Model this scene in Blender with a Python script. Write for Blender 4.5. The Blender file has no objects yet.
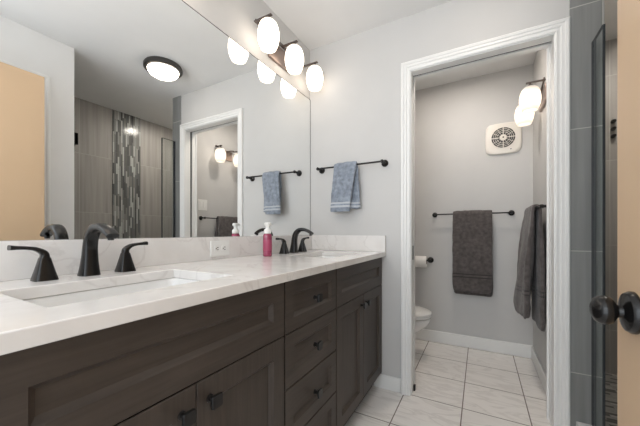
import bpy, bmesh, math, random
from mathutils import Vector, Matrix, noise
random.seed(7)
PI = math.pi
S = bpy.context.scene
COL = S.collection

# ------------------------------------------------------------------ camera
cam_d = bpy.data.cameras.new('camera')
cam = bpy.data.objects.new('camera', cam_d); COL.objects.link(cam)
cam_d.sensor_width = 36; cam_d.lens = 290/640*36; cam_d.shift_y = 19/640
cam_d.clip_start = 0.02
cam.location = (1.119, 0, 1.03)
cam.rotation_euler = (PI/2, 0, math.atan2(160, 290))
S.camera = cam
# ------------------------------------------------------------------ world, light, exposure
W = bpy.data.worlds.new('world'); S.world = W; W.use_nodes = True
bg = W.node_tree.nodes['Background']
bg.inputs[0].default_value = (0.86, 0.93, 1.0, 1); bg.inputs[1].default_value = 1.6
S.view_settings.view_transform = 'Standard'; S.view_settings.look = 'None'
S.view_settings.gamma = 1; S.view_settings.use_curve_mapping = False
S.view_settings.exposure = 0.33
SHADE_E = 3.4
NEAR_E = 8.5      # unseen near vanity lamp, set brighter than the far one as fill
TOILET_E = 1.25
CEIL_E = 8.0
SHOWER_FILL_E = 125.0
TOILET_FILL_E = 135.0

def area(name, loc, rot, sx, sy, power, color):
    l = bpy.data.lights.new(name, 'AREA'); l.shape = 'RECTANGLE'; l.size = sx; l.size_y = sy
    l.energy = power; l.color = color
    o = bpy.data.objects.new(name, l); COL.objects.link(o); o.location = loc; o.rotation_euler = rot
    return o
# cool fill light added behind the camera, placed like daylight from the bedroom
area('fill_behind_camera', (0.65, -1.7, 1.4), (PI/2, 0, 0), 1.4, 2.2, 13, (0.88, 0.94, 1.0))
# second fill light added behind the camera, aimed up to bounce off the ceiling
area('ceiling_bounce_fill', (0.95, -.75, 1.45), (PI-math.radians(25), 0, 0), 1.0, 1.0, 14.5, (0.97, 0.98, 1.0))

# ------------------------------------------------------------------ materials
def nt(name):
    m = bpy.data.materials.new(name); m.use_nodes = True
    t = m.node_tree; b = t.nodes['Principled BSDF']
    return m, t, b
def N(t, typ, **kw):
    n = t.nodes.new(typ)
    for k, v in kw.items(): setattr(n, k, v)
    return n
def plain(name, col, rough=.5, metal=0, spec=.5, bump=0, bscale=200, emis=None, es=0, coat=0):
    m, t, b = nt(name)
    b.inputs['Base Color'].default_value = (*col, 1); b.inputs['Roughness'].default_value = rough
    b.inputs['Metallic'].default_value = metal; b.inputs['Specular IOR Level'].default_value = spec
    b.inputs['Coat Weight'].default_value = coat
    if emis: b.inputs['Emission Color'].default_value = (*emis, 1); b.inputs['Emission Strength'].default_value = es
    # gentle procedural variation of the colour
    tc = N(t, 'ShaderNodeTexCoord'); n = N(t, 'ShaderNodeTexNoise'); n.inputs['Scale'].default_value = 6
    t.links.new(tc.outputs['Object'], n.inputs['Vector'])
    mx = N(t, 'ShaderNodeMix', data_type='RGBA'); mx.inputs[6].default_value = (*[c*.965 for c in col], 1); mx.inputs[7].default_value = (*[min(1, c*1.03) for c in col], 1)
    t.links.new(n.outputs[0], mx.inputs[0]); t.links.new(mx.outputs[2], b.inputs['Base Color'])
    if bump:
        n2 = N(t, 'ShaderNodeTexNoise'); n2.inputs['Scale'].default_value = bscale
        t.links.new(tc.outputs['Object'], n2.inputs['Vector'])
        bp = N(t, 'ShaderNodeBump'); bp.inputs['Strength'].default_value = bump; bp.inputs['Distance'].default_value = .002
        t.links.new(n2.outputs[0], bp.inputs['Height']); t.links.new(bp.outputs[0], b.inputs['Normal'])
    return m
def ramp(t, stops, interp='LINEAR'):
    r = N(t, 'ShaderNodeValToRGB'); cr = r.color_ramp; cr.interpolation = interp
    while len(cr.elements) < len(stops): cr.elements.new(.5)
    for e, (p, c) in zip(cr.elements, stops): e.position = p; e.color = (*c, 1)
    return r
def math_(t, op, a, b=None, c=None):
    n = N(t, 'ShaderNodeMath', operation=op)
    for i, v in enumerate((a, b, c)):
        if v is None: continue
        if isinstance(v, (int, float)): n.inputs[i].default_value = v
        else: t.links.new(v, n.inputs[i])
    return n.outputs[0]

def grid_tile(name, ua, va, u0, uw, v0, vh, grout_w, ccol, gcol, veins=None, rough=.4, streak=None, bumpd=.001):
    """rectangular tiles in world metres on the plane of axes ua/va ('X','Y','Z')"""
    m, t, b = nt(name)
    geo = N(t, 'ShaderNodeNewGeometry'); sp = N(t, 'ShaderNodeSeparateXYZ'); t.links.new(geo.outputs['Position'], sp.inputs[0])
    def line(ax, o, w):
        s = math_(t, 'DIVIDE', math_(t, 'SUBTRACT', sp.outputs[ax], o), w)
        fr = math_(t, 'FRACT', s)
        d = math_(t, 'MULTIPLY', math_(t, 'MINIMUM', fr, math_(t, 'SUBTRACT', 1.0, fr)), w)
        return s, math_(t, 'LESS_THAN', d, grout_w/2)
    su, lu = line(ua, u0, uw); sv, lv = line(va, v0, vh)
    g = math_(t, 'MAXIMUM', lu, lv)
    cell = N(t, 'ShaderNodeCombineXYZ'); t.links.new(math_(t, 'FLOOR', su), cell.inputs[0]); t.links.new(math_(t, 'FLOOR', sv), cell.inputs[1])
    wn = N(t, 'ShaderNodeTexWhiteNoise'); t.links.new(cell.outputs[0], wn.inputs[0])
    off = N(t, 'ShaderNodeVectorMath', operation='MULTIPLY_ADD'); t.links.new(wn.outputs['Color'], off.inputs[0]); off.inputs[1].default_value = (7, 7, 7)
    t.links.new(geo.outputs['Position'], off.inputs[2])
    if veins:
        mp = N(t, 'ShaderNodeMapping'); mp.inputs['Rotation'].default_value = (0, 0, .5); mp.inputs['Scale'].default_value = (1.2, 4.0, 1)
        t.links.new(off.outputs[0], mp.inputs[0])
        n = N(t, 'ShaderNodeTexNoise'); n.inputs['Scale'].default_value = 2.2; n.inputs['Detail'].default_value = 7; n.inputs['Distortion'].default_value = 1.3
        t.links.new(mp.outputs[0], n.inputs[0])
        r = ramp(t, [(0, ccol), (.44, ccol), (.5, veins), (.545, ccol), (.66, [c*.95 for c in ccol]), (1, ccol)])
        t.links.new(n.outputs[0], r.inputs[0]); cc = r.outputs[0]
    else:
        mp = N(t, 'ShaderNodeMapping'); mp.inputs['Scale'].default_value = streak or (30, 30, 1.2); t.links.new(off.outputs[0], mp.inputs[0])
        n = N(t, 'ShaderNodeTexNoise'); n.inputs['Scale'].default_value = 1; n.inputs['Detail'].default_value = 5; t.links.new(mp.outputs[0], n.inputs[0])
        r = ramp(t, [(.25, [c*.8 for c in ccol]), (.75, [c*1.2 for c in ccol])]); t.links.new(n.outputs[0], r.inputs[0]); cc = r.outputs[0]
    mx = N(t, 'ShaderNodeMix', data_type='RGBA'); t.links.new(g, mx.inputs[0]); t.links.new(cc, mx.inputs[6]); mx.inputs[7].default_value = (*gcol, 1)
    t.links.new(mx.outputs[2], b.inputs['Base Color'])
    b.inputs['Roughness'].default_value = rough
    bp = N(t, 'ShaderNodeBump', invert=True); bp.inputs['Distance'].default_value = bumpd; bp.inputs['Strength'].default_value = .5
    t.links.new(g, bp.inputs['Height']); t.links.new(bp.outputs[0], b.inputs['Normal'])
    return m
def stick_mosaic(name, ua, va, w, l, cols, rough=.15):
    """narrow glass sticks running along va, each stick its own colour"""
    m, t, b = nt(name)
    geo = N(t, 'ShaderNodeNewGeometry'); sp = N(t, 'ShaderNodeSeparateXYZ'); t.links.new(geo.outputs['Position'], sp.inputs[0])
    su = math_(t, 'DIVIDE', sp.outputs[ua], w); cu = math_(t, 'FLOOR', su)
    w1 = N(t, 'ShaderNodeTexWhiteNoise', noise_dimensions='1D'); t.links.new(cu, w1.inputs['W'])
    ln = math_(t, 'MULTIPLY_ADD', w1.outputs['Value'], l*.5, l*.75)
    sv = math_(t, 'ADD', math_(t, 'DIVIDE', sp.outputs[va], ln), math_(t, 'MULTIPLY', w1.outputs['Value'], 9.7)); cv = math_(t, 'FLOOR', sv)
    c = N(t, 'ShaderNodeCombineXYZ'); t.links.new(cu, c.inputs[0]); t.links.new(cv, c.inputs[1])
    w2 = N(t, 'ShaderNodeTexWhiteNoise'); t.links.new(c.outputs[0], w2.inputs[0])
    r = ramp(t, [(i/len(cols), k) for i, k in enumerate(cols)], 'CONSTANT'); t.links.new(w2.outputs['Value'], r.inputs[0])
    fu = math_(t, 'LESS_THAN', math_(t, 'FRACT', su), .12); fv = math_(t, 'LESS_THAN', math_(t, 'FRACT', sv), .02)
    g = math_(t, 'MAXIMUM', fu, fv)
    mx = N(t, 'ShaderNodeMix', data_type='RGBA'); t.links.new(g, mx.inputs[0]); t.links.new(r.outputs[0], mx.inputs[6]); mx.inputs[7].default_value = (.2, .19, .18, 1)
    t.links.new(mx.outputs[2], b.inputs['Base Color']); b.inputs['Roughness'].default_value = rough
    bp = N(t, 'ShaderNodeBump'); bp.inputs['Distance'].default_value = .0015; bp.inputs['Strength'].default_value = .6
    t.links.new(math_(t, 'SUBTRACT', math_(t, 'MULTIPLY', w2.outputs['Value'], .5), g), bp.inputs['Height']); t.links.new(bp.outputs[0], b.inputs['Normal'])
    return m
def wood(name, col, axis):
    m, t, b = nt(name)
    tc = N(t, 'ShaderNodeTexCoord'); mp = N(t, 'ShaderNodeMapping'); t.links.new(tc.outputs['Object'], mp.inputs[0])
    mp.inputs['Scale'].default_value = (60, 60, 3) if axis == 'Z' else (60, 3, 60)
    n = N(t, 'ShaderNodeTexNoise'); n.inputs['Scale'].default_value = 1.5; n.inputs['Detail'].default_value = 6; n.inputs['Distortion'].default_value = .6
    t.links.new(mp.outputs[0], n.inputs[0])
    n2 = N(t, 'ShaderNodeTexNoise'); n2.inputs['Scale'].default_value = 5; t.links.new(tc.outputs['Object'], n2.inputs[0])
    f = math_(t, 'MULTIPLY_ADD', n2.outputs[0], .45, math_(t, 'MULTIPLY', n.outputs[0], .6))
    r = ramp(t, [(.3, [c*.72 for c in col]), (.75, [c*1.35 for c in col])]); t.links.new(f, r.inputs[0])
    t.links.new(r.outputs[0], b.inputs['Base Color']); b.inputs['Roughness'].default_value = .45; b.inputs['Specular IOR Level'].default_value = .3
    bp = N(t, 'ShaderNodeBump'); bp.inputs['Strength'].default_value = .12; bp.inputs['Distance'].default_value = .001
    t.links.new(n.outputs[0], bp.inputs['Height']); t.links.new(bp.outputs[0], b.inputs['Normal'])
    return m
def quartz(name):
    m, t, b = nt(name)
    geo = N(t, 'ShaderNodeNewGeometry')
    n = N(t, 'ShaderNodeTexNoise'); n.inputs['Scale'].default_value = 2.6; n.inputs['Detail'].default_value = 8; n.inputs['Distortion'].default_value = 1.0
    t.links.new(geo.outputs['Position'], n.inputs[0])
    base = (.79, .77, .75)
    r = ramp(t, [(0, base), (.482, base), (.497, (.70, .675, .655)), (.508, base), (.68, (.77, .75, .73)), (1, base)])
    t.links.new(n.outputs[0], r.inputs[0])
    n2 = N(t, 'ShaderNodeTexNoise'); n2.inputs['Scale'].default_value = 9; n2.inputs['Detail'].default_value = 5; t.links.new(geo.outputs['Position'], n2.inputs[0])
    r2 = ramp(t, [(.35, (.93, .925, .92)), (.6, (1, 1, 1))]); t.links.new(n2.outputs[0], r2.inputs[0])
    mx = N(t, 'ShaderNodeMix', data_type='RGBA', blend_type='MULTIPLY'); mx.inputs[0].default_value = 1
    t.links.new(r.outputs[0], mx.inputs[6]); t.links.new(r2.outputs[0], mx.inputs[7]); t.links.new(mx.outputs[2], b.inputs['Base Color'])
    b.inputs['Roughness'].default_value = .16; b.inputs['Specular IOR Level'].default_value = .5
    return m
def terry(name, col, bands, bandcol, axis_z=True):
    """towel cloth; bands = list of (z0, z1) local heights woven in another shade"""
    m, t, b = nt(name)
    tc = N(t, 'ShaderNodeTexCoord'); sp = N(t, 'ShaderNodeSeparateXYZ'); t.links.new(tc.outputs['Object'], sp.inputs[0])
    n = N(t, 'ShaderNodeTexNoise'); n.inputs['Scale'].default_value = 38; n.inputs['Detail'].default_value = 4; t.links.new(tc.outputs['Object'], n.inputs[0])
    r = ramp(t, [(.3, [c*.7 for c in col]), (.7, [c*1.3 for c in col])]); t.links.new(n.outputs[0], r.inputs[0])
    cur = None
    for z0, z1 in bands:
        k = math_(t, 'MULTIPLY', math_(t, 'GREATER_THAN', sp.outputs['Z'], z0), math_(t, 'LESS_THAN', sp.outputs['Z'], z1))
        cur = k if cur is None else math_(t, 'MAXIMUM', cur, k)
    out = r.outputs[0]
    if cur is not None:
        mx = N(t, 'ShaderNodeMix', data_type='RGBA'); t.links.new(cur, mx.inputs[0]); t.links.new(out, mx.inputs[6]); mx.inputs[7].default_value = (*bandcol, 1); out = mx.outputs[2]
    t.links.new(out, b.inputs['Base Color']); b.inputs['Roughness'].default_value = .95; b.inputs['Specular IOR Level'].default_value = .15
    b.inputs['Sheen Weight'].default_value = .25
    n2 = N(t, 'ShaderNodeTexNoise'); n2.inputs['Scale'].default_value = 420; t.links.new(tc.outputs['Object'], n2.inputs[0])
    bp = N(t, 'ShaderNodeBump'); bp.inputs['Strength'].default_value = .8; bp.inputs['Distance'].default_value = .003
    t.links.new(n2.outputs[0], bp.inputs['Height']); t.links.new(bp.outputs[0], b.inputs['Normal'])
    return m
def glass_mat(name, tint, rough=0.0):
    m = bpy.data.materials.new(name); m.use_nodes = True; t = m.node_tree; t.nodes.clear()
    o = N(t, 'ShaderNodeOutputMaterial'); tr = N(t, 'ShaderNodeBsdfTransparent'); tr.inputs[0].default_value = (*tint, 1)
    gl = N(t, 'ShaderNodeBsdfGlossy'); gl.inputs['Roughness'].default_value = .01
    fr0 = N(t, 'ShaderNodeFresnel'); fr0.inputs[0].default_value = 1.45; ge = N(t, 'ShaderNodeNewGeometry')
    fr = N(t, 'ShaderNodeMath', operation='MULTIPLY'); inv = math_(t, 'SUBTRACT', 1.0, ge.outputs['Backfacing'])   # reflection only where light enters the pane
    t.links.new(fr0.outputs[0], fr.inputs[0]); t.links.new(inv, fr.inputs[1])
    mx = N(t, 'ShaderNodeMixShader'); t.links.new(fr.outputs[0], mx.inputs[0]); t.links.new(tr.outputs[0], mx.inputs[1]); t.links.new(gl.outputs[0], mx.inputs[2])
    t.links.new(mx.outputs[0], o.inputs[0])
    return m

WALL = plain('wall_paint', (.575, .57, .56), .55, bump=.15, bscale=140, spec=.3)
WALL_LIT = plain('wall_paint_lightened', (.76, .76, .755), .5, bump=.1, bscale=140, spec=.3)  # wall paint lightened to carry the stronger light on the right wall
CEILM = plain('ceiling_paint', (.80, .80, .795), .7, spec=.2)
WHITE = plain('white_trim_paint', (.80, .80, .785), .35)
FLOOR = grid_tile('floor_tile', 'X', 'Y', .695, .333, 1.885, .334, .006, (.88, .85, .82), (.24, .21, .19), veins=(.76, .73, .70), rough=.22)
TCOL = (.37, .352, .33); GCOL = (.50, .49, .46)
T_STUB = grid_tile('shower_tile_front', 'X', 'Z', 1.33, .305, .331, .605, .004, (.235, .24, .235), GCOL)  # same tile as inside, its cooler daylight tone put into the colour
T_BACK = grid_tile('shower_tile_side', 'Y', 'Z', 1.412, .303, .026, .605, .004, TCOL, GCOL)
T_END = grid_tile('shower_tile_end', 'X', 'Z', 1.625, .305, .331, .605, .004, TCOL, GCOL)
MOSAIC = stick_mosaic('glass_mosaic', 'Y', 'Z', .0170, .15, [(.09, .095, .095), (.17, .18, .18), (.30, .31, .30), (.5, .52, .5), (.13, .135, .13), (.24, .24, .23), (.15, .155, .155), (.38, .38, .36)])
SHFLOOR = stick_mosaic('shower_floor_mosaic', 'Y', 'X', .022, .07, [(.36, .35, .33), (.07, .07, .07), (.45, .44, .42), (.3, .3, .28), (.33, .32, .30)], .4)
CURB = plain('white_marble_curb', (.78, .77, .76), .25)
TAN = plain('tan_door_paint', (.62, .44, .28), .38, bump=.04, bscale=60)
QUARTZ = quartz('white_quartz')
PORC = plain('white_porcelain', (.78, .775, .76), .08, coat=.3)
WOODH = wood('espresso_wood_horizontal', (.060, .048, .040), 'Y')
WOODV = wood('espresso_wood_vertical', (.060, .048, .040), 'Z')
DARK = plain('cabinet_inside_gap_shade', (.008, .007, .006), .8, spec=.1)  # near-black; also the painted shade in the front gaps
BLACK = plain('oil_rubbed_bronze', (.009, .0085, .0085), .2, metal=.1, spec=.4)
BLACKM = plain('matte_black', (.010, .0095, .0095), .3, metal=.1, spec=.4)
NICKEL = plain('brushed_bronze_nickel', (.33, .26, .23), .3, metal=.9)
GUNM = plain('gunmetal', (.10, .095, .09), .35, metal=.8)
AGED = plain('aged_nickel', (.15, .125, .115), .35, metal=.7)
CHROME = plain('chrome', (.8, .8, .8), .1, metal=1)
MIRROR = plain('mirror_silver', (.93, .94, .935), 0.0, metal=1)
# keep the mirror perfectly even
mm = MIRROR.node_tree; mb = mm.nodes['Principled BSDF']; mm.links.remove(mb.inputs['Base Color'].links[0]); mb.inputs['Base Color'].default_value = (.93, .94, .935, 1)
PLASTIC = plain('white_plastic', (.80, .80, .78), .3)
CREAM = plain('cream_plastic', (.78, .74, .68), .4)
SLOT = plain('slot_dark', (.02, .02, .02), .6)
PAPER = plain('paper', (.85, .84, .82), .9)
GLASS = glass_mat('shower_glass', (.95, .97, .965))
GEDGE = plain('glass_edge_seal', (.035, .04, .045), .25)
def opal(name, col, e, half=.09):
    m = plain(name, (.35, .34, .32), .3, emis=col, es=e); t = m.node_tree; b = t.nodes['Principled BSDF']
    tc = N(t, 'ShaderNodeTexCoord'); sp = N(t, 'ShaderNodeSeparateXYZ'); t.links.new(tc.outputs['Object'], sp.inputs[0])
    q = math_(t, 'DIVIDE', math_(t, 'ADD', sp.outputs['Z'], .012), half); q2 = math_(t, 'POWER', math_(t, 'ABSOLUTE', q), 2.0)
    t.links.new(math_(t, 'MAXIMUM', math_(t, 'MULTIPLY', math_(t, 'SUBTRACT', 1.0, q2), e), e*.22), b.inputs['Emission Strength'])
    return m
SHADE = opal('lit_opal_glass', (1, .865, .72), SHADE_E)
SHADE_NEAR = opal('lit_opal_glass_near', (1, .865, .72), NEAR_E)
SHADE2 = opal('lit_opal_glass_closet', (1, .84, .68), TOILET_E)
DOME = plain('lit_ceiling_glass', (.9, .88, .85), .3, emis=(1, .87, .74), es=CEIL_E)
SHOWER_FILL = plain('shower_fill_lens', (.9, .9, .88), .3, emis=(1, .92, .82), es=SHOWER_FILL_E)
TOILET_FILL = plain('toilet_fill_lens', (.9, .9, .88), .3, emis=(1, .90, .80), es=TOILET_FILL_E)
SOAP = plain('pink_soap', (.30, .045, .10), .18, coat=.3)
SOAPT = plain('clear_pink_plastic', (.66, .17, .26), .12, coat=.5)
LABEL = plain('label_paper', (.36, .055, .12), .4)
BLUE = terry('blue_grey_terry', (.25, .285, .34), [(-.262, -.250), (-.285, -.272)], (.50, .53, .57))
GREYT = terry('charcoal_terry', (.10, .088, .085), [(-.530, -.520), (-.556, -.546)], (.045, .04, .04))

# ------------------------------------------------------------------ mesh helpers
def link(o, parent=None):
    COL.objects.link(o)
    if parent is not None:
        o.parent = parent
    return o
def obj(name, bm, mat, parent=None, smooth=False, bevel=0, seg=2, loc=None, angle=40, recalc=True):
    """mesh object; vertices are given in world space, or relative to the parent's origin when loc is None and parent set"""
    if recalc: bmesh.ops.recalc_face_normals(bm, faces=bm.faces)
    me = bpy.data.meshes.new(name); bm.to_mesh(me); bm.free()
    me.materials.append(mat)
    if smooth:
        for p in me.polygons: p.use_smooth = True
        try: me.set_sharp_from_angle(angle=math.radians(angle))
        except Exception: pass
    o = bpy.data.objects.new(name, me)
    link(o, parent)
    if loc is not None: o.location = loc
    if bevel:
        b = o.modifiers.new('bevel', 'BEVEL'); b.width = bevel; b.segments = seg; b.limit_method = 'ANGLE'; b.angle_limit = math.radians(35)
        for p in me.polygons: p.use_smooth = True
        try: me.set_sharp_from_angle(angle=math.radians(35))
        except Exception: pass
        b.harden_normals = False
    return o
def tag(o, label=None, cat=None, group=None, kind=None):
    if label: o['label'] = label
    if cat: o['category'] = cat
    if group: o['group'] = group
    if kind: o['kind'] = kind
    return o
def empty(name, loc, label, cat, group=None, rz=0):
    o = bpy.data.objects.new(name, None); COL.objects.link(o); o.location = loc; o.rotation_euler = (0, 0, rz); o.empty_display_size = .05
    return tag(o, label, cat, group)
def box(bm, x0, x1, y0, y1, z0, z1, off=(0, 0, 0)):
    vs = [bm.verts.new((x-off[0], y-off[1], z-off[2])) for x in (x0, x1) for y in (y0, y1) for z in (z0, z1)]
    for f in ((0, 1, 3, 2), (4, 6, 7, 5), (0, 4, 5, 1), (2, 3, 7, 6), (0, 2, 6, 4), (1, 5, 7, 3)):
        bm.faces.new([vs[i] for i in f])
    return vs
def B(*a, off=(0, 0, 0)):
    bm = bmesh.new(); box(bm, *a, off=off); return bm
def rings(bm, rs, cap0=True, cap1=True, closed=False):
    """skin a list of rings (lists of coordinates)"""
    V = [[bm.verts.new(p) for p in r] for r in rs]
    n = len(rs[0])
    for i in range(len(V)-1+(1 if closed else 0)):
        A, C = V[i], V[(i+1) % len(V)]
        for j in range(n):
            bm.faces.new((A[j], A[(j+1) % n], C[(j+1) % n], C[j]))
    if not closed:
        if cap0: bm.faces.new(V[0][::-1])
        if cap1: bm.faces.new(V[-1])
    return V
def lathe(bm, prof, c=(0, 0, 0), axis='Z', n=32, cap0=True, cap1=True):
    """profile of (radius, height) about an axis through c"""
    rs = []
    for r, h in prof:
        ring = []
        for k in range(n):
            a = 2*PI*k/n; u, v = r*math.cos(a), r*math.sin(a)
            p = {'Z': (u, v, h), 'X': (h, u, v), 'Y': (u, h, v)}[axis]
            ring.append((c[0]+p[0], c[1]+p[1], c[2]+p[2]))
        rs.append(ring)
    return rings(bm, rs, cap0, cap1)
def tube(bm, pts, rad, n=12, caps=True):
    pts = [Vector(p) for p in pts]
    rr = rad if isinstance(rad, (list, tuple)) else [rad]*len(pts)
    rs = []; up = None
    for i, p in enumerate(pts):
        d = (pts[min(i+1, len(pts)-1)]-pts[max(i-1, 0)]).normalized()
        if up is None:
            up = Vector((0, 0, 1)) if abs(d.z) < .9 else Vector((1, 0, 0))
        s = d.cross(up).normalized(); up = s.cross(d).normalized()
        rs.append([tuple(p+rr[i]*(math.cos(2*PI*k/n)*s+math.sin(2*PI*k/n)*up)) for k in range(n)])
    return rings(bm, rs, caps, caps)
def slab(axis, a0, a1, us, vs, holes):
    """slab with rectangular openings. axis = thickness axis; us/vs cut positions of the other two axes (in xyz order); holes = set of (i,j) cells left open"""
    bm = bmesh.new()
    def P(a, u, v): return {'X': (a, u, v), 'Y': (u, a, v), 'Z': (u, v, a)}[axis]
    V = {}
    def v(a, i, j):
        k = (a, i, j)
        if k not in V: V[k] = bm.verts.new(P(a, us[i], vs[j]))
        return V[k]
    nu, nv = len(us)-1, len(vs)-1
    full = lambda i, j: 0 <= i < nu and 0 <= j < nv and (i, j) not in holes
    for i in range(nu):
        for j in range(nv):
            if not full(i, j): continue
            for a in (a0, a1): bm.faces.new((v(a, i, j), v(a, i+1, j), v(a, i+1, j+1), v(a, i, j+1)))
            for (di, dj, e) in ((-1, 0, ((i, j), (i, j+1))), (1, 0, ((i+1, j), (i+1, j+1))), (0, -1, ((i, j), (i+1, j))), (0, 1, ((i, j+1), (i+1, j+1)))):
                if not full(i+di, j+dj):
                    bm.faces.new((v(a0, *e[0]), v(a0, *e[1]), v(a1, *e[1]), v(a1, *e[0])))
    return bm
def struct(name, bm, mat, bevel=0, parent=None):
    o = obj(name, bm, mat, parent, bevel=bevel)
    if parent is None: o['kind'] = 'structure'
    return o
def rrect(x0, x1, y0, y1, z, r, n=5):
    pts = []
    for cx, cy, a0 in ((x1-r, y1-r, 0), (x0+r, y1-r, 90), (x0+r, y0+r, 180), (x1-r, y0+r, 270)):
        for k in range(n+1):
            a = math.radians(a0+90*k/n); pts.append((cx+r*math.cos(a), cy+r*math.sin(a), z))
    return pts

# ================================================================== ROOM SHELL
CH = 2.40
struct('floor', B(-.12, 1.64, -1.3, 3.03, -.06, 0), FLOOR)
struct('ceiling', B(-.12, 2.6, -1.3, 3.03, CH, CH+.08), CEILM)
struct('wall_left', B(-.12, -.006, -1.3, 2.91, 0, CH), WALL)
# partition with the doorway to the toilet room
struct('wall_partition', slab('Y', 1.88, 2.0, [-.006, .74-.018, 1.45+.018, 1.512], [0, 2.04+.018, CH], {(1, 0)}), WALL)
struct('wall_back', B(-.12, 1.64, 2.91, 3.03, 0, CH), WALL)
struct('wall_toilet_right', B(1.498, 1.60, 2.0, 2.91, 0, CH), WALL)
struct('wall_right', slab('X', 1.535, 1.63, [-1.3, .06, .80, 1.01], [0, 2.055, CH], {(1, 0)}), WALL_LIT)
struct('wall_near', B(1.3995, 1.535, -.09, .03, 0, CH), WALL)
# shower alcove
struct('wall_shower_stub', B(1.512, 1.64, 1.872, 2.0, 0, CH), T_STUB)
struct('wall_shower_left', B(1.60, 1.64, 2.0, 2.81, 0, CH), T_BACK)
struct('wall_shower_far', B(1.60, 2.6, 2.81, 2.91, 0, CH), T_END)
struct('wall_shower_back', B(2.48, 2.6, .90, 2.81, 0, CH), T_BACK)
struct('wall_shower_near', B(1.63, 2.48, .91, 1.01, 0, CH), T_END)
struct('trim_1', B(2.474, 2.481, 1.715, 2.02, .02, CH), MOSAIC)          # mosaic band
struct('floor_shower', B(1.64, 2.48, 1.01, 2.81, -.05, .02), SHFLOOR)
struct('trim_2', B(1.535, 1.66, 1.01, 1.872, 0, .094), CURB, bevel=.004)  # curb

# door casing of the toilet room: moulded profile swept round three sides
def casing(name, axis, face, sgn, u0, u1, ztop, w=.057, wallmat=WHITE, z0=0, sides=(True, True)):
    """face = wall coordinate, sgn = direction the casing stands proud; u0,u1 = opening edges"""
    prof = [(0, 0), (0, .010), (.006, .013), (.012, .011), (.020, .011), (.024, .016), (.036, .016), (.040, .020), (w-.006, .021), (w, .017), (w, 0)]
    bm = bmesh.new()
    rs = []
    for st in range(4):
        ring = []
        for d, h in prof:
            if st == 0: u, z = u0-d, z0
            elif st == 1: u, z = u0-d, ztop+d
            elif st == 2: u, z = u1+d, ztop+d
            else: u, z = u1+d, z0
            a = face+sgn*h
            ring.append((u, a, z) if axis == 'Y' else (a, u, z))
        rs.append(ring)
    rings(bm, rs)
    return struct(name, bm, wallmat)
casing('trim_3', 'Y', 1.88, -1, .735, 1.455, 2.045)
casing('trim_4', 'Y', 2.0, 1, .735, 1.441, 2.045)
# jamb boards with the pocket-door slot between them
bm = bmesh.new()
for (y0, y1) in ((1.878, 1.937), (1.962, 2.002)):
    box(bm, .722, .74, y0, y1, 0, 2.04); box(bm, 1.45, 1.468, y0, y1, 0, 2.04); box(bm, .722, 1.468, y0, y1, 2.04, 2.058)
struct('trim_5', bm, WHITE)
bm = bmesh.new(); box(bm, .722, .727, 1.937, 1.962, 0, 2.05); box(bm, 1.463, 1.468, 1.937, 1.962, 0, 2.05); box(bm, .722, 1.468, 1.937, 1.962, 2.05, 2.058)
struct('trim_6', bm, SLOT)
casing('trim_7', 'X', 1.535, -1, .06, .81, 2.06)
struct('door_2', B(1.56, 1.595, .063, .797, .008, 2.052), WHITE)

def baseboard(name, x0, x1, y0, y1, h=.092):
    bm = bmesh.new(); dx, dy = x1-x0, y1-y0
    box(bm, x0, x1, y0, y1, 0, h)
    return struct(name, bm, WHITE, bevel=.005)
baseboard('baseboard_partition', .50, .676, 1.866, 1.88)
baseboard('baseboard_back', -.006, 1.498, 2.896, 2.91, .105)
baseboard('baseboard_toilet_right', 1.484, 1.498, 2.02, 2.896, .105)
baseboard('baseboard_toilet_left', -.006, .008, 2.0, 2.896, .105)
baseboard('baseboard_right', 1.521, 1.535, .87, 1.008)

# tan entrance door standing open along the right side
d = empty('door_1', (1.3735, .40, .01), None, None); d['kind'] = 'structure'
d['label'] = 'tan painted room door standing open at the right edge'; d['category'] = 'door'
O = (1.3735, .40, .01)
obj('door_slab', B(1.356, 1.391, .03, .785, .01, 2.035, off=O), TAN, d, bevel=.002)
bm = bmesh.new(); lathe(bm, [(.037, 0), (.037, -.005), (.033, -.011), (.022, -.014), (.012, -.016), (.0105, -.024), (.013, -.028)], (1.356-O[0], .713-O[1], .888-O[2]), 'X', 36)
obj('rosette', bm, BLACK, d, smooth=True)
bm = bmesh.new(); lathe(bm, [(.012, -.022), (.016, -.025), (.0235, -.030), (.0262, -.037), (.0255, -.045), (.021, -.052), (.012, -.0565), (.004, -.0575)], (1.356-O[0], .713-O[1], .888-O[2]), 'X', 36)
kn = obj('door_knob', bm, BLACK, d, smooth=True); kn['label'] = 'round oil-rubbed bronze knob'
bm = bmesh.new(); lathe(bm, [(.034, 0), (.034, .004), (.030, .009), (.020, .012), (.012, .014), (.0105, .026), (.016, .030), (.024, .036), (.0275, .044), (.027, .052), (.022, .060), (.004, .0665)], (1.391-O[0], .713-O[1], .888-O[2]), 'X', 24)
obj('door_knob', bm, BLACK, d, smooth=True)
obj('latch_plate', B(1.362, 1.385, .784, .7862, .86, .916, off=O), BLACK, d)
for z in (.25, 1.05, 1.85):
    bm = bmesh.new(); lathe(bm, [(.006, -.045), (.006, .045)], (1.3985-O[0], .028-O[1], z-O[2]), 'Z', 12)
    obj('hinge', bm, BLACK, d)

# pocket door hardware on the left jamb
o = obj('strike_plate', B(.740, .7425, 1.915, 1.934, .852, .942), SLOT); tag(o, 'small black strike plate set in the left door jamb at hand height', 'strike plate')
o = obj('floor_guide', B(.740, .752, 1.938, 1.962, 0, .035), BLACKM, bevel=.002); tag(o, 'small black pocket door floor guide at the foot of the jamb', 'door guide')

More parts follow.
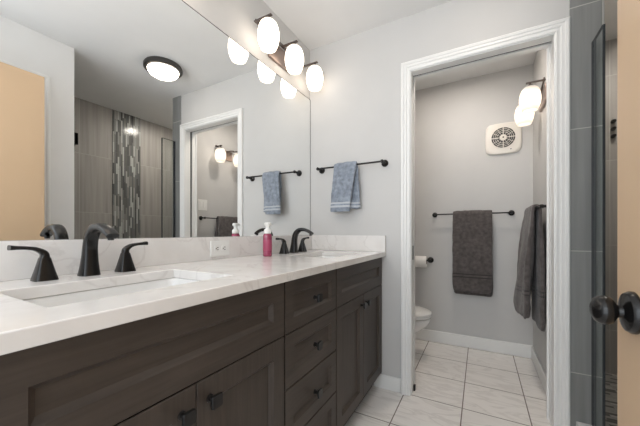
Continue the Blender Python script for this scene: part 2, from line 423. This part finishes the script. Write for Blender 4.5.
# ================================================================== VANITY
def shaker(bm, y0, y1, z0, z1, x0, x1, stile=.057, rec=.0125, ch=.011, off=(0, 0, 0)):
    """five-piece panel: flat frame, chamfer, recessed field; faces +x"""
    def R(x, i): return [(x-off[0], y0+i-off[1], z0+i-off[2]), (x-off[0], y1-i-off[1], z0+i-off[2]), (x-off[0], y1-i-off[1], z1-i-off[2]), (x-off[0], y0+i-off[1], z1-i-off[2])]
    e = .0015
    rings(bm, [R(x0, 0), R(x1-e, 0), R(x1, e), R(x1, stile), R(x1-rec, stile+ch)])
def knob(parent, y, z, off, x=.555):
    bm = bmesh.new(); c = (x-off[0], y-off[1], z-off[2])
    lathe(bm, [(.010, 0), (.010, .002), (.0065, .004), (.0065, .016)], c, 'X', 16, cap1=False)
    hs = [(.007, .014), (.0125, .017), (.0155, .021), (.0155, .026), (.0145, .028)]
    rs = []
    for h, xx in hs:
        r = h*.25
        rs.append([(c[0]+xx, c[1]+p[0], c[2]+p[1]) for p in rrect(-h, h, -h, h, 0, r, 3)])
    rings(bm, rs)
    return obj('knob', bm, BLACKM, parent, smooth=True, angle=30)
TOPZ, BOTZ = .866, .112
def cabinet(y0, y1, label, kind):
    O = (.27, (y0+y1)/2, 0)
    r = empty('vanity_cabinet', O, label, 'cabinet', 'vanity base cabinets')
    bm = bmesh.new()
    t = .016
    box(bm, .004, .534, y0, y0+t, .10, .868, off=O); box(bm, .004, .534, y1-t, y1, .10, .868, off=O)
    box(bm, .004, .534, y0+t, y1-t, .10, .116, off=O); box(bm, .004, .012, y0+t, y1-t, .116, .868, off=O)
    box(bm, .516, .534, y0+t, y1-t, .67, .70, off=O); box(bm, .516, .534, y0+t, y1-t, .845, .868, off=O)
    for (a, b) in ((y0, y0+.0034), (y1-.0034, y1)): box(bm, .534, .5515, a, b, .10, .868, off=O)  # dark strips fill the gaps between fronts, standing in for their shade
    for z in ((.687,) if kind == 'sink' else (.687, .502, .317)): box(bm, .534, .5505, y0+.004, y1-.004, z-.0015, z+.0015, off=O)  # same dark strips for the shade of the horizontal gaps
    obj('carcass_with_gap_shade', bm, DARK, r)
    obj('toe_kick', B(.47, .488, y0, y1, 0, .10, off=O), DARK, r)
    g = .0038
    if kind == 'sink':
        bm = bmesh.new(); shaker(bm, y0+g, y1-g, .689, TOPZ, .535, .555, off=O)
        obj('false_drawer_front', bm, WOODH, r)
        ym = (y0+y1)/2
        for (a, b, ky) in ((y0+g, ym-.0015, ym-.037), (ym+.0015, y1-g, ym+.037)):
            bm = bmesh.new(); shaker(bm, a, b, BOTZ, .685, .535, .555, off=O)
            dd = obj('door', bm, WOODV, r)
            knob(dd, ky, .634, O)
    else:
        for (a, b) in ((.689, TOPZ), (.504, .685), (.319, .500), (BOTZ, .315)):
            bm = bmesh.new(); shaker(bm, y0+g, y1-g, a, b, .535, .555, stile=.047, off=O)
            dd = obj('drawer', bm, WOODH, r)
            knob(dd, (y0+y1)/2, (a+b)/2-.002, O)
    return r
cabinet(.100, .783, 'long espresso wood sink cabinet nearest the camera, under the first basin', 'sink')
cabinet(.783, 1.176, 'narrow espresso wood cabinet with a stack of four drawers', 'drawers')
cabinet(1.176, 1.866, 'espresso wood sink cabinet at the far end, against the doorway wall', 'sink')

S1 = (.184, .466, .212, .640)     # basin openings x0,x1,y0,y1
S2 = (.184, .466, 1.296, 1.724)
bm = slab('Z', .870, .900, [0.0, S1[0], S1[1], .578], [.045, S1[2], S1[3], S2[2], S2[3], 1.879], {(1, 1), (1, 3)})
o = obj('countertop', bm, QUARTZ, bevel=.0025); tag(o, 'white veined quartz countertop with two basin cut-outs on the dark vanity', 'countertop')
o = obj('backsplash', B(-.005, .020, .045, 1.879, .900, 1.006), QUARTZ, bevel=.0015); tag(o, 'long low white quartz backsplash under the wall mirror', 'backsplash')
o = obj('side_splash', B(.0205, .578, 1.859, 1.879, .9005, 1.006), QUARTZ, bevel=.0015); tag(o, 'short white quartz side splash on the doorway wall', 'backsplash')

def basin(s, label):
    x0, x1, y0, y1 = s; O = ((x0+x1)/2, (y0+y1)/2, .75)
    r = empty('undermount_sink', O, label, 'sink', 'bathroom sinks')
    bm = bmesh.new()
    R = lambda g, z, rad: [(p[0]-O[0], p[1]-O[1], p[2]-O[2]) for p in rrect(x0-g, x1+g, y0-g, y1+g, z, rad)]
    cx, cy = O[0], O[1]
    rs = [R(.022, .8695, .03), R(.003, .8695, .025), R(.000, .862, .028), R(-.006, .80, .034), R(-.014, .765, .04), R(-.034, .748, .05), R(-.10, .742, .04)]
    rings(bm, rs, cap0=False)
    rs = [R(.022, .8695, .03), R(.022, .86, .03), R(.010, .85, .03), R(.004, .76, .04), R(-.03, .735, .05), R(-.10, .73, .04)]
    rings(bm, rs, cap0=False)
    bmesh.ops.remove_doubles(bm, verts=bm.verts, dist=.0001)
    obj('basin', bm, PORC, r, smooth=True, angle=60)
    bm = bmesh.new(); lathe(bm, [(.022, -.0075), (.022, -.005), (.018, -.004), (.006, -.0055)], (-.02, 0, 0), 'Z', 24)
    obj('drain', bm, BLACK, r, smooth=True)
basin(S1, 'rectangular white undermount basin nearest the camera')
basin(S2, 'rectangular white undermount basin at the far end, by the towel')

# faucets ------------------------------------------------------------
def sec(c, t, hw, ht, p=.6, n=20):
    """rounded section: centre c in local xz-plane, tangent t, half width hw along y, half thickness ht"""
    t = Vector(t).normalized(); nrm = Vector((-t.z, 0, t.x)); out = []
    for k in range(n):
        a = 2*PI*k/n; ca, sa = math.cos(a), math.sin(a)
        u = hw*math.copysign(abs(ca)**p, ca); v = ht*math.copysign(abs(sa)**p, sa)
        out.append(tuple(Vector(c)+Vector((0, u, 0))+nrm*v))
    return out
def spline(keys, n=6):
    """Catmull-Rom through keyed tuples"""
    out = []; K = [keys[0]]+list(keys)+[keys[-1]]
    for i in range(1, len(K)-2):
        for s in range(n):
            t = s/n
            out.append(tuple(.5*((2*K[i][j])+(-K[i-1][j]+K[i+1][j])*t+(2*K[i-1][j]-5*K[i][j]+4*K[i+1][j]-K[i+2][j])*t*t+(-K[i-1][j]+3*K[i][j]-3*K[i+1][j]+K[i+2][j])*t**3) for j in range(len(keys[0]))))
    out.append(tuple(keys[-1])); return out
def faucet(y, label):
    r = empty('faucet', (.088, y, .9), label, 'faucet', 'widespread bathroom faucets')
    #  x, z, half width, half thickness
    keys = [(0, 0, .0255, .0265), (.0015, .020, .0225, .0225), (.004, .055, .019, .018), (.007, .090, .0175, .0155), (.018, .122, .0172, .0145),
            (.044, .1425, .0172, .0125), (.078, .1445, .0172, .0105), (.110, .134, .0170, .0090), (.135, .119, .0165, .0075)]
    K = spline(keys, 6); rs = []
    for i, k in enumerate(K):
        a, b = K[max(i-1, 0)], K[min(i+1, len(K)-1)]
        t = Vector((b[0]-a[0], 0, b[1]-a[1]))
        if i == 0: t = Vector((0, 0, 1))
        rs.append(sec((k[0], 0, k[1]), t, k[2], k[3]))
    bm = bmesh.new(); rings(bm, rs)
    obj('spout', bm, BLACK, r, smooth=True, angle=50)
    bm = bmesh.new(); lathe(bm, [(.0075, -.006), (.0085, .004)], (.124, 0, .113), 'Z', 16)
    obj('aerator', bm, BLACKM, r, smooth=True)
    for s in (-1, 1):
        bm = bmesh.new()
        hy = s*.102
        rs = [[(p[0]*k, p[1]*k+hy, z) for p in rrect(-1, 1, -1, 1, 0, .35, 3)] for k, z in ((.0245, 0), (.0242, .003), (.0195, .022), (.0140, .046), (.0115, .058), (.0105, .061))]
        rings(bm, rs)
        h = obj('handle', bm, BLACK, r, smooth=True, angle=40)
        keys = [(.0, .058, .0118, .0100), (.0015, .072, .0118, .0085), (.016, .0835, .0115, .0058), (.034, .0880, .0115, .0048), (.054, .0895, .0122, .0052), (.068, .0905, .0130, .0066)]
        K = spline(keys, 5); rs = []
        for i, k in enumerate(K):
            a, b = K[max(i-1, 0)], K[min(i+1, len(K)-1)]
            t = Vector((b[0]-a[0], 0, b[1]-a[1])) if i else Vector((0, 0, 1))
            rs.append([(q[1], hy+s*q[0], q[2]) for q in sec((k[0], 0, k[1]), t, k[2], k[3])])
        bm = bmesh.new(); rings(bm, rs)
        obj('lever', bm, BLACK, h, smooth=True, angle=50)
faucet(.429, 'dark bronze widespread faucet with two lever handles behind the near basin')
faucet(1.525, 'dark bronze widespread faucet behind the far basin, right of the soap bottle')

# soap bottle ---------------------------------------------------------
r = empty('soap_dispenser', (.117, 1.231, .9), 'clear pink foaming soap bottle with white pump on the counter', 'soap bottle')
bm = bmesh.new(); lathe(bm, [(.0215, .0), (.0235, .003), (.0238, .02), (.0232, .06), (.0238, .100), (.0235, .112), (.019, .120), (.0165, .123)], n=32)
obj('bottle', bm, SOAP, r, smooth=True)
bm = bmesh.new(); lathe(bm, [(.0242, .030), (.0244, .031), (.0244, .088), (.0242, .089)], n=32, cap0=False, cap1=False)
lb = obj('label', bm, LABEL, r, smooth=True)
bm = bmesh.new(); lathe(bm, [(.0195, .122), (.0200, .124), (.0200, .136), (.0175, .143), (.013, .147), (.0105, .149), (.0105, .162)], n=24)
obj('collar', bm, PLASTIC, r, smooth=True)
bm = bmesh.new(); lathe(bm, [(.008, .160), (.014, .164), (.0175, .170), (.0175, .177), (.014, .181)], n=24)
tube(bm, [(0, -.004, .174), (0, .015, .1745), (0, .031, .173), (0, .036, .167)], [.006, .0058, .005, .004], 12)
obj('pump_head', bm, PLASTIC, r, smooth=True)

# outlet --------------------------------------------------------------
O = (.0203, .992, .951)
r = empty('wall_outlet', O, 'white double electrical outlet on the backsplash between the basins', 'outlet')
bm = bmesh.new()
rings(bm, [[(x, p[0], p[1]) for p in rrect(-.058*k, .058*k, -.0375*k, .0375*k, 0, .004, 2)] for x, k in ((0, 1), (.003, 1), (.005, .96))])
obj('cover_plate', bm, PLASTIC, r, smooth=True, angle=20)
for s in (-1, 1):
    bm = bmesh.new()
    rings(bm, [[(x, s*.0215+p[0], p[1]) for p in rrect(-.0165*k, .0165*k, -.0145*k, .0145*k, 0, .009, 4)] for x, k in ((.004, 1), (.0068, 1), (.0072, .95))])
    f = obj('receptacle', bm, PLASTIC, r, smooth=True, angle=20)
    bm = bmesh.new()
    for dz in (-.0055, .0055): box(bm, .0068, .0078, s*.0215-.003, s*.0215+.0065, dz-.0015, dz+.0015)
    lathe(bm, [(.003, .0068), (.003, .0078)], (0, s*.0215-.0075, 0), 'X', 10)
    obj('slots', bm, SLOT, f)

# wall mirror ---------------------------------------------------------
o = obj('wall_mirror', B(-.0055, 0, .045, 1.878, 1.007, 2.022), MIRROR); tag(o, 'wide frameless wall mirror above the backsplash', 'mirror')
obj('polished_edge', B(-.0055, .0004, 1.875, 1.8795, 1.007, 2.024), GUNM, o)
obj('polished_edge', B(-.0055, .0004, .045, 1.875, 2.022, 2.0255), GUNM, o)

# ================================================================== LAMPS
SPROF = [(.024, .0745), (.034, .072), (.045, .060), (.0535, .038), (.0585, .010), (.0590, -.012), (.0560, -.036), (.0500, -.058), (.0440, -.073), (.0425, -.077),
         (.0400, -.077), (.0415, -.072), (.0475, -.056), (.0535, -.034), (.0565, -.012), (.056, .010), (.051, .036), (.043, .056), (.032, .068), (.018, .070)]
def lamp(origin, n, pitch, out, label, mat, group=None, dirs=1):
    """wall light: plate and rail at the wall, arms outwards, hanging opal shades. local +x = away from the wall, shades along y"""
    r = empty('vanity_light', origin, label, 'wall light', group, rz=0 if dirs == 1 else PI)
    obj('backplate', B(.0, .018, -.115, .115, -.015, .095), NICKEL, r, bevel=.004)
    L = (n-1)*pitch/2
    bm = bmesh.new(); K = []
    ny = 24
    rs = []
    for i in range(ny+1):
        y = -L-.0+2*L*i/ny
        z = .098+.012*math.cos(y/pitch*2*PI) if n > 1 else .1
        if n == 2: z = .098-.014*math.cos(y/pitch*2*PI)
        rs.append([(.020, y, z-.009), (.028, y, z-.009), (.028, y, z+.009), (.020, y, z+.009)])
    rings(bm, rs); obj('rail', bm, AGED, r)
    for i in range(n):
        y = -L+i*pitch
        bm = bmesh.new(); box(bm, .018, out+.022, y-.008, y+.008, .100, .107)
        lathe(bm, [(.008, .101), (.008, .088), (.018, .085), (.024, .078), (.024, .070)], (out, y, 0), 'Z', 24)
        obj('arm', bm, AGED, r, bevel=.001)
        bm = bmesh.new(); lathe(bm, SPROF, (out, y, .000), 'Z', 36, cap0=True, cap1=True)
        obj('lamp_shade', bm, mat, r, smooth=True, angle=70)
    return r
lamp((-.006, 1.50, 2.105), 3, .252, .116, 'three-shade wall light with glowing opal glass above the mirror', SHADE)
lamp((-.006, .43, 2.105), 3, .252, .116, 'unseen three-shade wall light with glowing opal glass over the near basin', SHADE_NEAR)
lamp((1.498, 2.418, 1.885), 2, .272, .098, 'two-shade wall light glowing on the right wall of the toilet room', SHADE2, dirs=-1)

r = empty('shower_fill_light', (1.95, 2.20, CH), 'small round unseen fill light added in the shower ceiling', 'ceiling light')  # recessed fill added out of view to brighten the shower
bm = bmesh.new(); lathe(bm, [(.075, 0), (.082, -.002), (.080, -.006), (.070, -.007), (.068, 0)], n=36); obj('ring', bm, WHITE, r, smooth=True)
bm = bmesh.new(); lathe(bm, [(.069, -.001), (.069, -.003)], n=36); obj('fill_lens', bm, SHOWER_FILL, r)
r = empty('toilet_room_fill_light', (.95, 2.30, CH), 'small round unseen fill light added in the toilet room ceiling', 'ceiling light')  # hidden fill added to brighten the toilet room
bm = bmesh.new(); lathe(bm, [(.075, 0), (.082, -.002), (.080, -.006), (.070, -.007), (.068, 0)], n=36); obj('ring', bm, WHITE, r, smooth=True)
bm = bmesh.new(); lathe(bm, [(.069, -.001), (.069, -.003)], n=36); obj('fill_lens', bm, TOILET_FILL, r)
r = empty('ceiling_light', (1.167, 1.47, CH), 'round flush ceiling light with dark ring and glowing dome', 'ceiling light')
bm = bmesh.new(); lathe(bm, [(.120, 0), (.138, -.002), (.144, -.014), (.143, -.036), (.134, -.044), (.118, -.044), (.114, -.038)], n=48)
obj('ring', bm, GUNM, r, smooth=True)
bm = bmesh.new(); lathe(bm, [(.117, -.038), (.113, -.055), (.099, -.073), (.072, -.088), (.038, -.096), (.004, -.098)], n=48)
obj('lamp_shade', bm, DOME, r, smooth=True)

# ================================================================== TOWELS AND BARS
def rod_bar(name, a, b, wall_n, label, group, r=.006, post=.020, stand=.065):
    """towel bar between a and b (points on the wall); wall_n points away from the wall"""
    a, b, n = Vector(a), Vector(b), Vector(wall_n); c = (a+b)/2
    e = empty(name, c, label, 'towel bar', group)
    d = (b-a).normalized()
    A, Bp = a-c+n*stand, b-c+n*stand
    bm = bmesh.new(); tube(bm, [A-d*.002, Bp+d*.002], r, 14); obj('rod', bm, BLACKM, e, smooth=True)
    for p in (a-c, b-c):
        bm = bmesh.new()
        rr = [(0, post*1.15), (.006, post*1.15), (.010, post*.9), (.016, .009), (stand-.012, .008), (stand-.006, .0115), (stand+.006, .0115), (stand+.010, .007)]
        tube_pts = [p+n*h for h, _ in rr]
        tube(bm, tube_pts, [q for _, q in rr], 20)
        obj('post', bm, BLACKM, e, smooth=True, angle=30)
    return e
rod_bar('towel_bar', (.100, 1.88, 1.482), (.571, 1.88, 1.482), (0, -1, 0), 'short black towel bar on the wall beside the mirror', 'black towel bars')
rod_bar('towel_bar', (.748, 2.91, 1.190), (1.350, 2.91, 1.190), (0, -1, 0), 'long black towel bar under the round vent in the toilet room', 'black towel bars')
rod_bar('towel_bar', (1.498, 2.10, 1.180), (1.498, 2.70, 1.180), (-1, 0, 0), 'black towel bar on the right wall of the toilet room', 'black towel bars')

def towel(name, origin, along, outw, keys, label, cat, mat, amp=.004, seed=0, nsec=44, p=.35):
    """cloth draped over a bar. keys along the path: (out, z, centre along bar, half width, half thickness, wave)"""
    along, outw, o = Vector(along), Vector(outw), Vector(origin); up = Vector((0, 0, 1))
    K = spline(keys, 8); bm = bmesh.new(); rs = []
    for i, k in enumerate(K):
        a, b = K[max(i-1, 0)], K[min(i+1, len(K)-1)]
        t = Vector((b[0]-a[0], b[1]-a[1]))
        t.normalize(); nn = (-t.y, t.x)
        ring = []
        for q in range(nsec):
            th = 2*PI*q/nsec; ca, sa = math.cos(th), math.sin(th)
            # spread points evenly along the long sides
            u = k[3]*math.copysign(abs(ca)**.8, ca); v = k[4]*math.copysign(min(1, abs(sa)**p), sa)
            w = k[5]*(math.sin((u/k[3])*5.3+seed)*.6+math.sin((u/k[3])*9.1+seed*2+k[1]*9)*.4)
            nz = noise.noise(Vector((u*30+seed, k[1]*18, v*20)))*amp
            v2 = v+w+nz
            P = along*(k[2]+u+nz*.6)+outw*(k[0]+nn[0]*v2)+up*(k[1]+nn[1]*v2)
            ring.append(tuple(P))
        rs.append(ring)
    rings(bm, rs)
    ob = obj(name, bm, mat, None, smooth=True, loc=o, angle=70)
    return tag(ob, label, cat)
# blue hand towel: front leaf narrow, back leaf flaring to the right
keys = [(.024, -.314, -.030, .066, .0085, .003), (.024, -.309, -.030, .071, .012, .003), (.024, -.27, -.028, .073, .012, .003), (.022, -.20, -.020, .074, .011, .004), (.019, -.10, -.008, .078, .010, .003),
        (.016, -.03, 0, .081, .009, .001), (.010, .008, 0, .082, .0085, 0), (0, .0155, 0, .082, .0085, 0), (-.010, .008, 0, .082, .0085, 0), (-.017, -.03, .002, .082, .0085, .001),
        (-.020, -.10, .006, .082, .010, .004), (-.022, -.18, .012, .082, .011, .006), (-.024, -.24, .016, .080, .012, .008), (-.025, -.285, .022, .078, .012, .009), (-.025, -.292, .022, .072, .008, .009)]
towel('hand_towel', (.316, 1.815, 1.482), (1, 0, 0), (0, -1, 0), keys, 'blue-grey hand towel with pale stripes hung on the short towel bar', 'towel', BLUE, seed=1)
keys = [(.026, -.672, 0, .130, .010, .002), (.028, -.664, 0, .144, .018, .003), (.027, -.62, 0, .153, .018, .002), (.024, -.56, 0, .153, .016, .002), (.022, -.45, 0, .153, .015, .004), (.020, -.25, 0, .153, .013, .003),
        (.018, -.04, 0, .152, .011, .001), (.012, .010, 0, .151, .0105, 0), (0, .0185, 0, .150, .0105, 0), (-.012, .010, 0, .150, .0105, 0), (-.019, -.04, 0, .151, .011, .001),
        (-.022, -.25, 0, .152, .012, .003), (-.022, -.50, .004, .152, .012, .003), (-.024, -.67, .006, .150, .013, .004), (-.024, -.705, .006, .144, .012, .004), (-.024, -.712, .006, .130, .008, .004)]
towel('bath_towel', (1.058, 2.845, 1.190), (1, 0, 0), (0, -1, 0), keys, 'charcoal bath towel hung flat on the bar under the round vent', 'towel', GREYT, seed=3)
keys = [(.060, -.700, .02, .220, .014, .016), (.062, -.690, .02, .235, .022, .018), (.058, -.60, .02, .235, .024, .020), (.048, -.45, .015, .225, .022, .018), (.038, -.30, .01, .212, .020, .014), (.026, -.12, .0, .195, .016, .007),
        (.020, -.04, 0, .185, .012, .002), (.013, .010, 0, .182, .011, 0), (0, .019, 0, .182, .011, 0), (-.013, .010, 0, .182, .011, 0), (-.020, -.04, -.004, .184, .012, .001),
        (-.024, -.20, -.015, .185, .015, .004), (-.026, -.45, -.030, .19, .017, .006), (-.028, -.70, -.045, .195, .018, .006), (-.028, -.755, -.045, .19, .016, .006), (-.028, -.765, -.045, .178, .010, .006)]
towel('bath_towel', (1.433, 2.455, 1.180), (0, 1, 0), (-1, 0, 0), keys, 'charcoal bath towel hanging loosely on the right wall of the toilet room', 'towel', GREYT, seed=5)

# ================================================================== TOILET ROOM THINGS
# paper holder
r = empty('toilet_paper_holder', (.640, 2.91, .765), 'black paper holder arm on the back wall of the toilet room', 'paper holder')
bm = bmesh.new(); tube(bm, [(.07, 0, 0), (.07, -.006, 0), (.07, -.010, 0), (.07, -.016, 0), (.07, -.058, 0), (.07, -.064, 0), (.07, -.076, 0), (.07, -.080, 0)], [.028, .028, .022, .009, .009, .013, .013, .008], 20)
obj('post', bm, BLACKM, r, smooth=True, angle=30)
bm = bmesh.new(); tube(bm, [(.07, -.07, 0), (-.072, -.07, 0), (-.078, -.07, 0)], [.007, .007, .005], 14); obj('rod', bm, BLACKM, r, smooth=True)
r = empty('toilet_paper_roll', (.632, 2.84, .765-.014), 'white toilet paper roll on the black holder', 'toilet paper')
bm = bmesh.new(); lathe(bm, [(.0215, -.053), (.052, -.053), (.0535, -.051), (.0535, .051), (.052, .053), (.0215, .053)], (0, 0, 0), 'X', 36, False, False)
obj('paper', bm, PAPER, r, smooth=True, angle=30)
bm = bmesh.new(); lathe(bm, [(.0215, -.053), (.0205, -.053), (.0205, .053), (.0215, .053)], (0, 0, 0), 'X', 24, False, False)
obj('cardboard_core', bm, plain('cardboard', (.35, .26, .17), .9), r, smooth=True, angle=30)

# toilet: local x forward (away from the left wall)
r = empty('toilet', (.0, 2.47, 0), 'white toilet standing against the left wall of the toilet room', 'toilet'); r.scale = (1, 1, .955)
def egg(xb, xf, hw, z, n=36, sq=.0):
    pts = []
    cx = xb+(xf-xb)*.42
    for k in range(n):
        a = 2*PI*k/n; ca, sa = math.cos(a), math.sin(a)
        lx = (xf-cx) if ca > 0 else (cx-xb)
        pts.append((cx+lx*math.copysign(abs(ca)**(1 if ca > 0 else .75), ca), hw*math.copysign(abs(sa)**.92, sa), z))
    return pts
bm = bmesh.new()
rings(bm, [egg(.12, .56, .112, 0), egg(.12, .565, .113, .03), egg(.12, .55, .10, .08), egg(.11, .56, .10, .13), egg(.10, .63, .135, .19), egg(.09, .71, .168, .25), egg(.08, .755, .183, .295), egg(.08, .770, .187, .325), egg(.08, .772, .187, .345), egg(.085, .767, .183, .352),
           egg(.23, .735, .145, .352), egg(.25, .72, .135, .33), egg(.28, .66, .10, .26), egg(.34, .58, .06, .20)])
obj('bowl', bm, PORC, r, smooth=True, angle=60)
for bx, by in ((.66, -.115), (.66, .115), (.30, -.165), (.30, .165)): obj('bumper', B(bx, bx+.02, by-.01, by+.01, .351, .361), PLASTIC, r)
bm = bmesh.new(); rings(bm, [egg(.20, .772, .186, .360), egg(.198, .776, .189, .364), egg(.198, .776, .189, .374), egg(.20, .772, .186, .378), egg(.27, .71, .125, .378), egg(.27, .71, .125, .360)], closed=True)
obj('seat', bm, PLASTIC, r, smooth=True, angle=40)
bm = bmesh.new(); rings(bm, [egg(.20, .774, .187, .3795), egg(.197, .778, .190, .384), egg(.197, .778, .190, .396), egg(.202, .768, .182, .405), egg(.26, .70, .12, .411)])
obj('lid', bm, PLASTIC, r, smooth=True, angle=40)
for y in (-.10, .06): obj('seat_hinge', B(.165, .20, y, y+.04, .352, .385), PLASTIC, r, bevel=.005)
bm = bmesh.new(); rings(bm, [rrect(.022, .17, -.19, .19, .353, .03), rrect(.014, .185, -.215, .215, .46, .03), rrect(.010, .195, -.225, .225, .74, .03)])
obj('tank', bm, PORC, r, smooth=True, angle=50)
bm = bmesh.new(); rings(bm, [rrect(.006, .202, -.232, .232, .742, .03), rrect(.006, .202, -.232, .232, .765, .03), rrect(.014, .192, -.222, .222, .775, .03)])
obj('tank_lid', bm, PORC, r, smooth=True, angle=40)
bm = bmesh.new(); tube(bm, [(.193, .15, .68), (.210, .15, .68)], .011, 14); tube(bm, [(.208, .155, .68), (.210, .09, .672)], [.006, .0045], 10)
obj('flush_lever', bm, CHROME, r, smooth=True)

# exhaust vent
r = empty('exhaust_fan', (1.290, 2.91, 1.822), 'cream square wall vent with round slotted grille', 'vent')
def pillow(h, y, b):
    pts = []; n = 10
    for s in range(4):
        for k in range(n):
            t = -1+2*k/n; q = h+b*(1-t*t)
            u, v = [(t*h, -q), (q, t*h), (-t*h, q), (-q, -t*h)][s]
            # soften the corners
            rr = max(abs(u), abs(v)); m_ = math.hypot(u, v); lim = h*1.32
            if m_ > lim: u, v = u*lim/m_, v*lim/m_
            pts.append((u, y, v))
    return pts
bm = bmesh.new(); rings(bm, [pillow(.123, 0, .009), pillow(.123, -.012, .009), pillow(.117, -.020, .009), pillow(.10, -.024, .004)])
obj('cover', bm, CREAM, r, smooth=True, angle=40)
bm = bmesh.new(); lathe(bm, [(.086, -.0235), (.086, -.0255)], (0, 0, .004), 'Y', 48); obj('grille_opening', bm, SLOT, r)
bm = bmesh.new()
for R_ in (.0865, .0730, .0595, .0460):
    lathe(bm, [(R_-.0014, -.025), (R_-.0014, -.030), (R_+.0014, -.030), (R_+.0014, -.025)], (0, 0, .004), 'Y', 48, False, False)
for k in range(12):
    a = 2*PI*k/12; c, s = math.cos(a), math.sin(a); w = .0009 if k % 3 else .0028
    q = [(.018, -w), (.087, -w), (.087, w), (.018, w)]
    rings(bm, [[(c*u-s*v, y, .004+s*u+c*v) for u, v in q] for y in (-.0255, -.031)])
obj('grille', bm, CREAM, r)
bm = bmesh.new(); lathe(bm, [(.026, -.025), (.026, -.032), (.022, -.036), (.004, -.037)], (0, 0, .004), 'Y', 28); obj('hub', bm, CREAM, r, smooth=True)
bm = bmesh.new(); lathe(bm, [(.006, -.0365), (.006, -.0385)], (0, 0, .004), 'Y', 16); obj('hub_screw', bm, SLOT, r)
bm = bmesh.new(); lathe(bm, [(.0045, -.018), (.0045, -.0255)], (.055, 0, -.098), 'Y', 12); obj('pull_button', bm, SLOT, r)

# light switch
O = (1.4978, 2.125, 1.322)
r = empty('light_switch', O, 'white two-gang light switch above the towel bar on the right wall', 'light switch')
bm = bmesh.new(); rings(bm, [[(-x, p[0], p[1]) for p in rrect(-.058*k, .058*k, -.058*k, .058*k, 0, .005, 2)] for x, k in ((0, 1), (.003, 1), (.005, .96))])
obj('cover_plate', bm, PLASTIC, r, smooth=True, angle=20)
for s in (-1, 1):
    obj('rocker', B(-.0085, -.004, s*.023-.016, s*.023+.016, -.033, .033), PLASTIC, r, bevel=.001)

# ================================================================== SHOWER
r = empty('shower_glass_panel', (1.60, 1.80, .094), 'narrow fixed glass shower panel beside the tiled wall end', 'glass panel')
O = (1.60, 1.80, .094)
obj('pane', B(1.595, 1.605, 1.738, 1.862, .096, 1.95, off=O), GLASS, r)
obj('wall_channel', B(1.593, 1.607, 1.856, 1.872, .095, 1.95, off=O), GEDGE, r)
obj('edge_seal', B(1.596, 1.604, 1.730, 1.738, .096, 1.95, off=O), GEDGE, r)
obj('top_edge', B(1.595, 1.605, 1.738, 1.856, 1.950, 1.952, off=O), GEDGE, r)
O = (1.61, 1.045, .10)
r = empty('shower_glass_door', O, 'frameless glass shower door swung inwards along the near tiled wall', 'shower door')
obj('pane', B(1.625, 2.30, 1.040, 1.050, .11, 1.95, off=O), GLASS, r)
for z in (.33, 1.747):
    bm = bmesh.new(); box(bm, 1.590, 1.665, 1.034, 1.056, z-.042, z+.042, off=O); box(bm, 1.590, 1.604, 1.0105, 1.056, z-.045, z+.045, off=O)
    obj('hinge', bm, BLACKM, r, bevel=.002)
bm = bmesh.new(); tube(bm, [(2.24-O[0], 1.056-O[1], .95), (2.24-O[0], 1.085-O[1], .95), (2.24-O[0], 1.095-O[1], .96), (2.24-O[0], 1.095-O[1], 1.09), (2.24-O[0], 1.085-O[1], 1.10), (2.24-O[0], 1.056-O[1], 1.10)], .008, 12)
obj('handle', bm, BLACKM, r, smooth=True)
r = empty('shower_fitting', (1.945, 2.81, 1.76), 'small black shower fitting on the far tiled wall', 'shower fitting')
for k, z in enumerate((-.052, 0, .052)):
    bm = bmesh.new(); tube(bm, [(0, 0, z), (0, -.02, z), (0, -.035, z)], [.013, .015, .010], 14); obj('knob', bm, BLACKM, r, smooth=True)
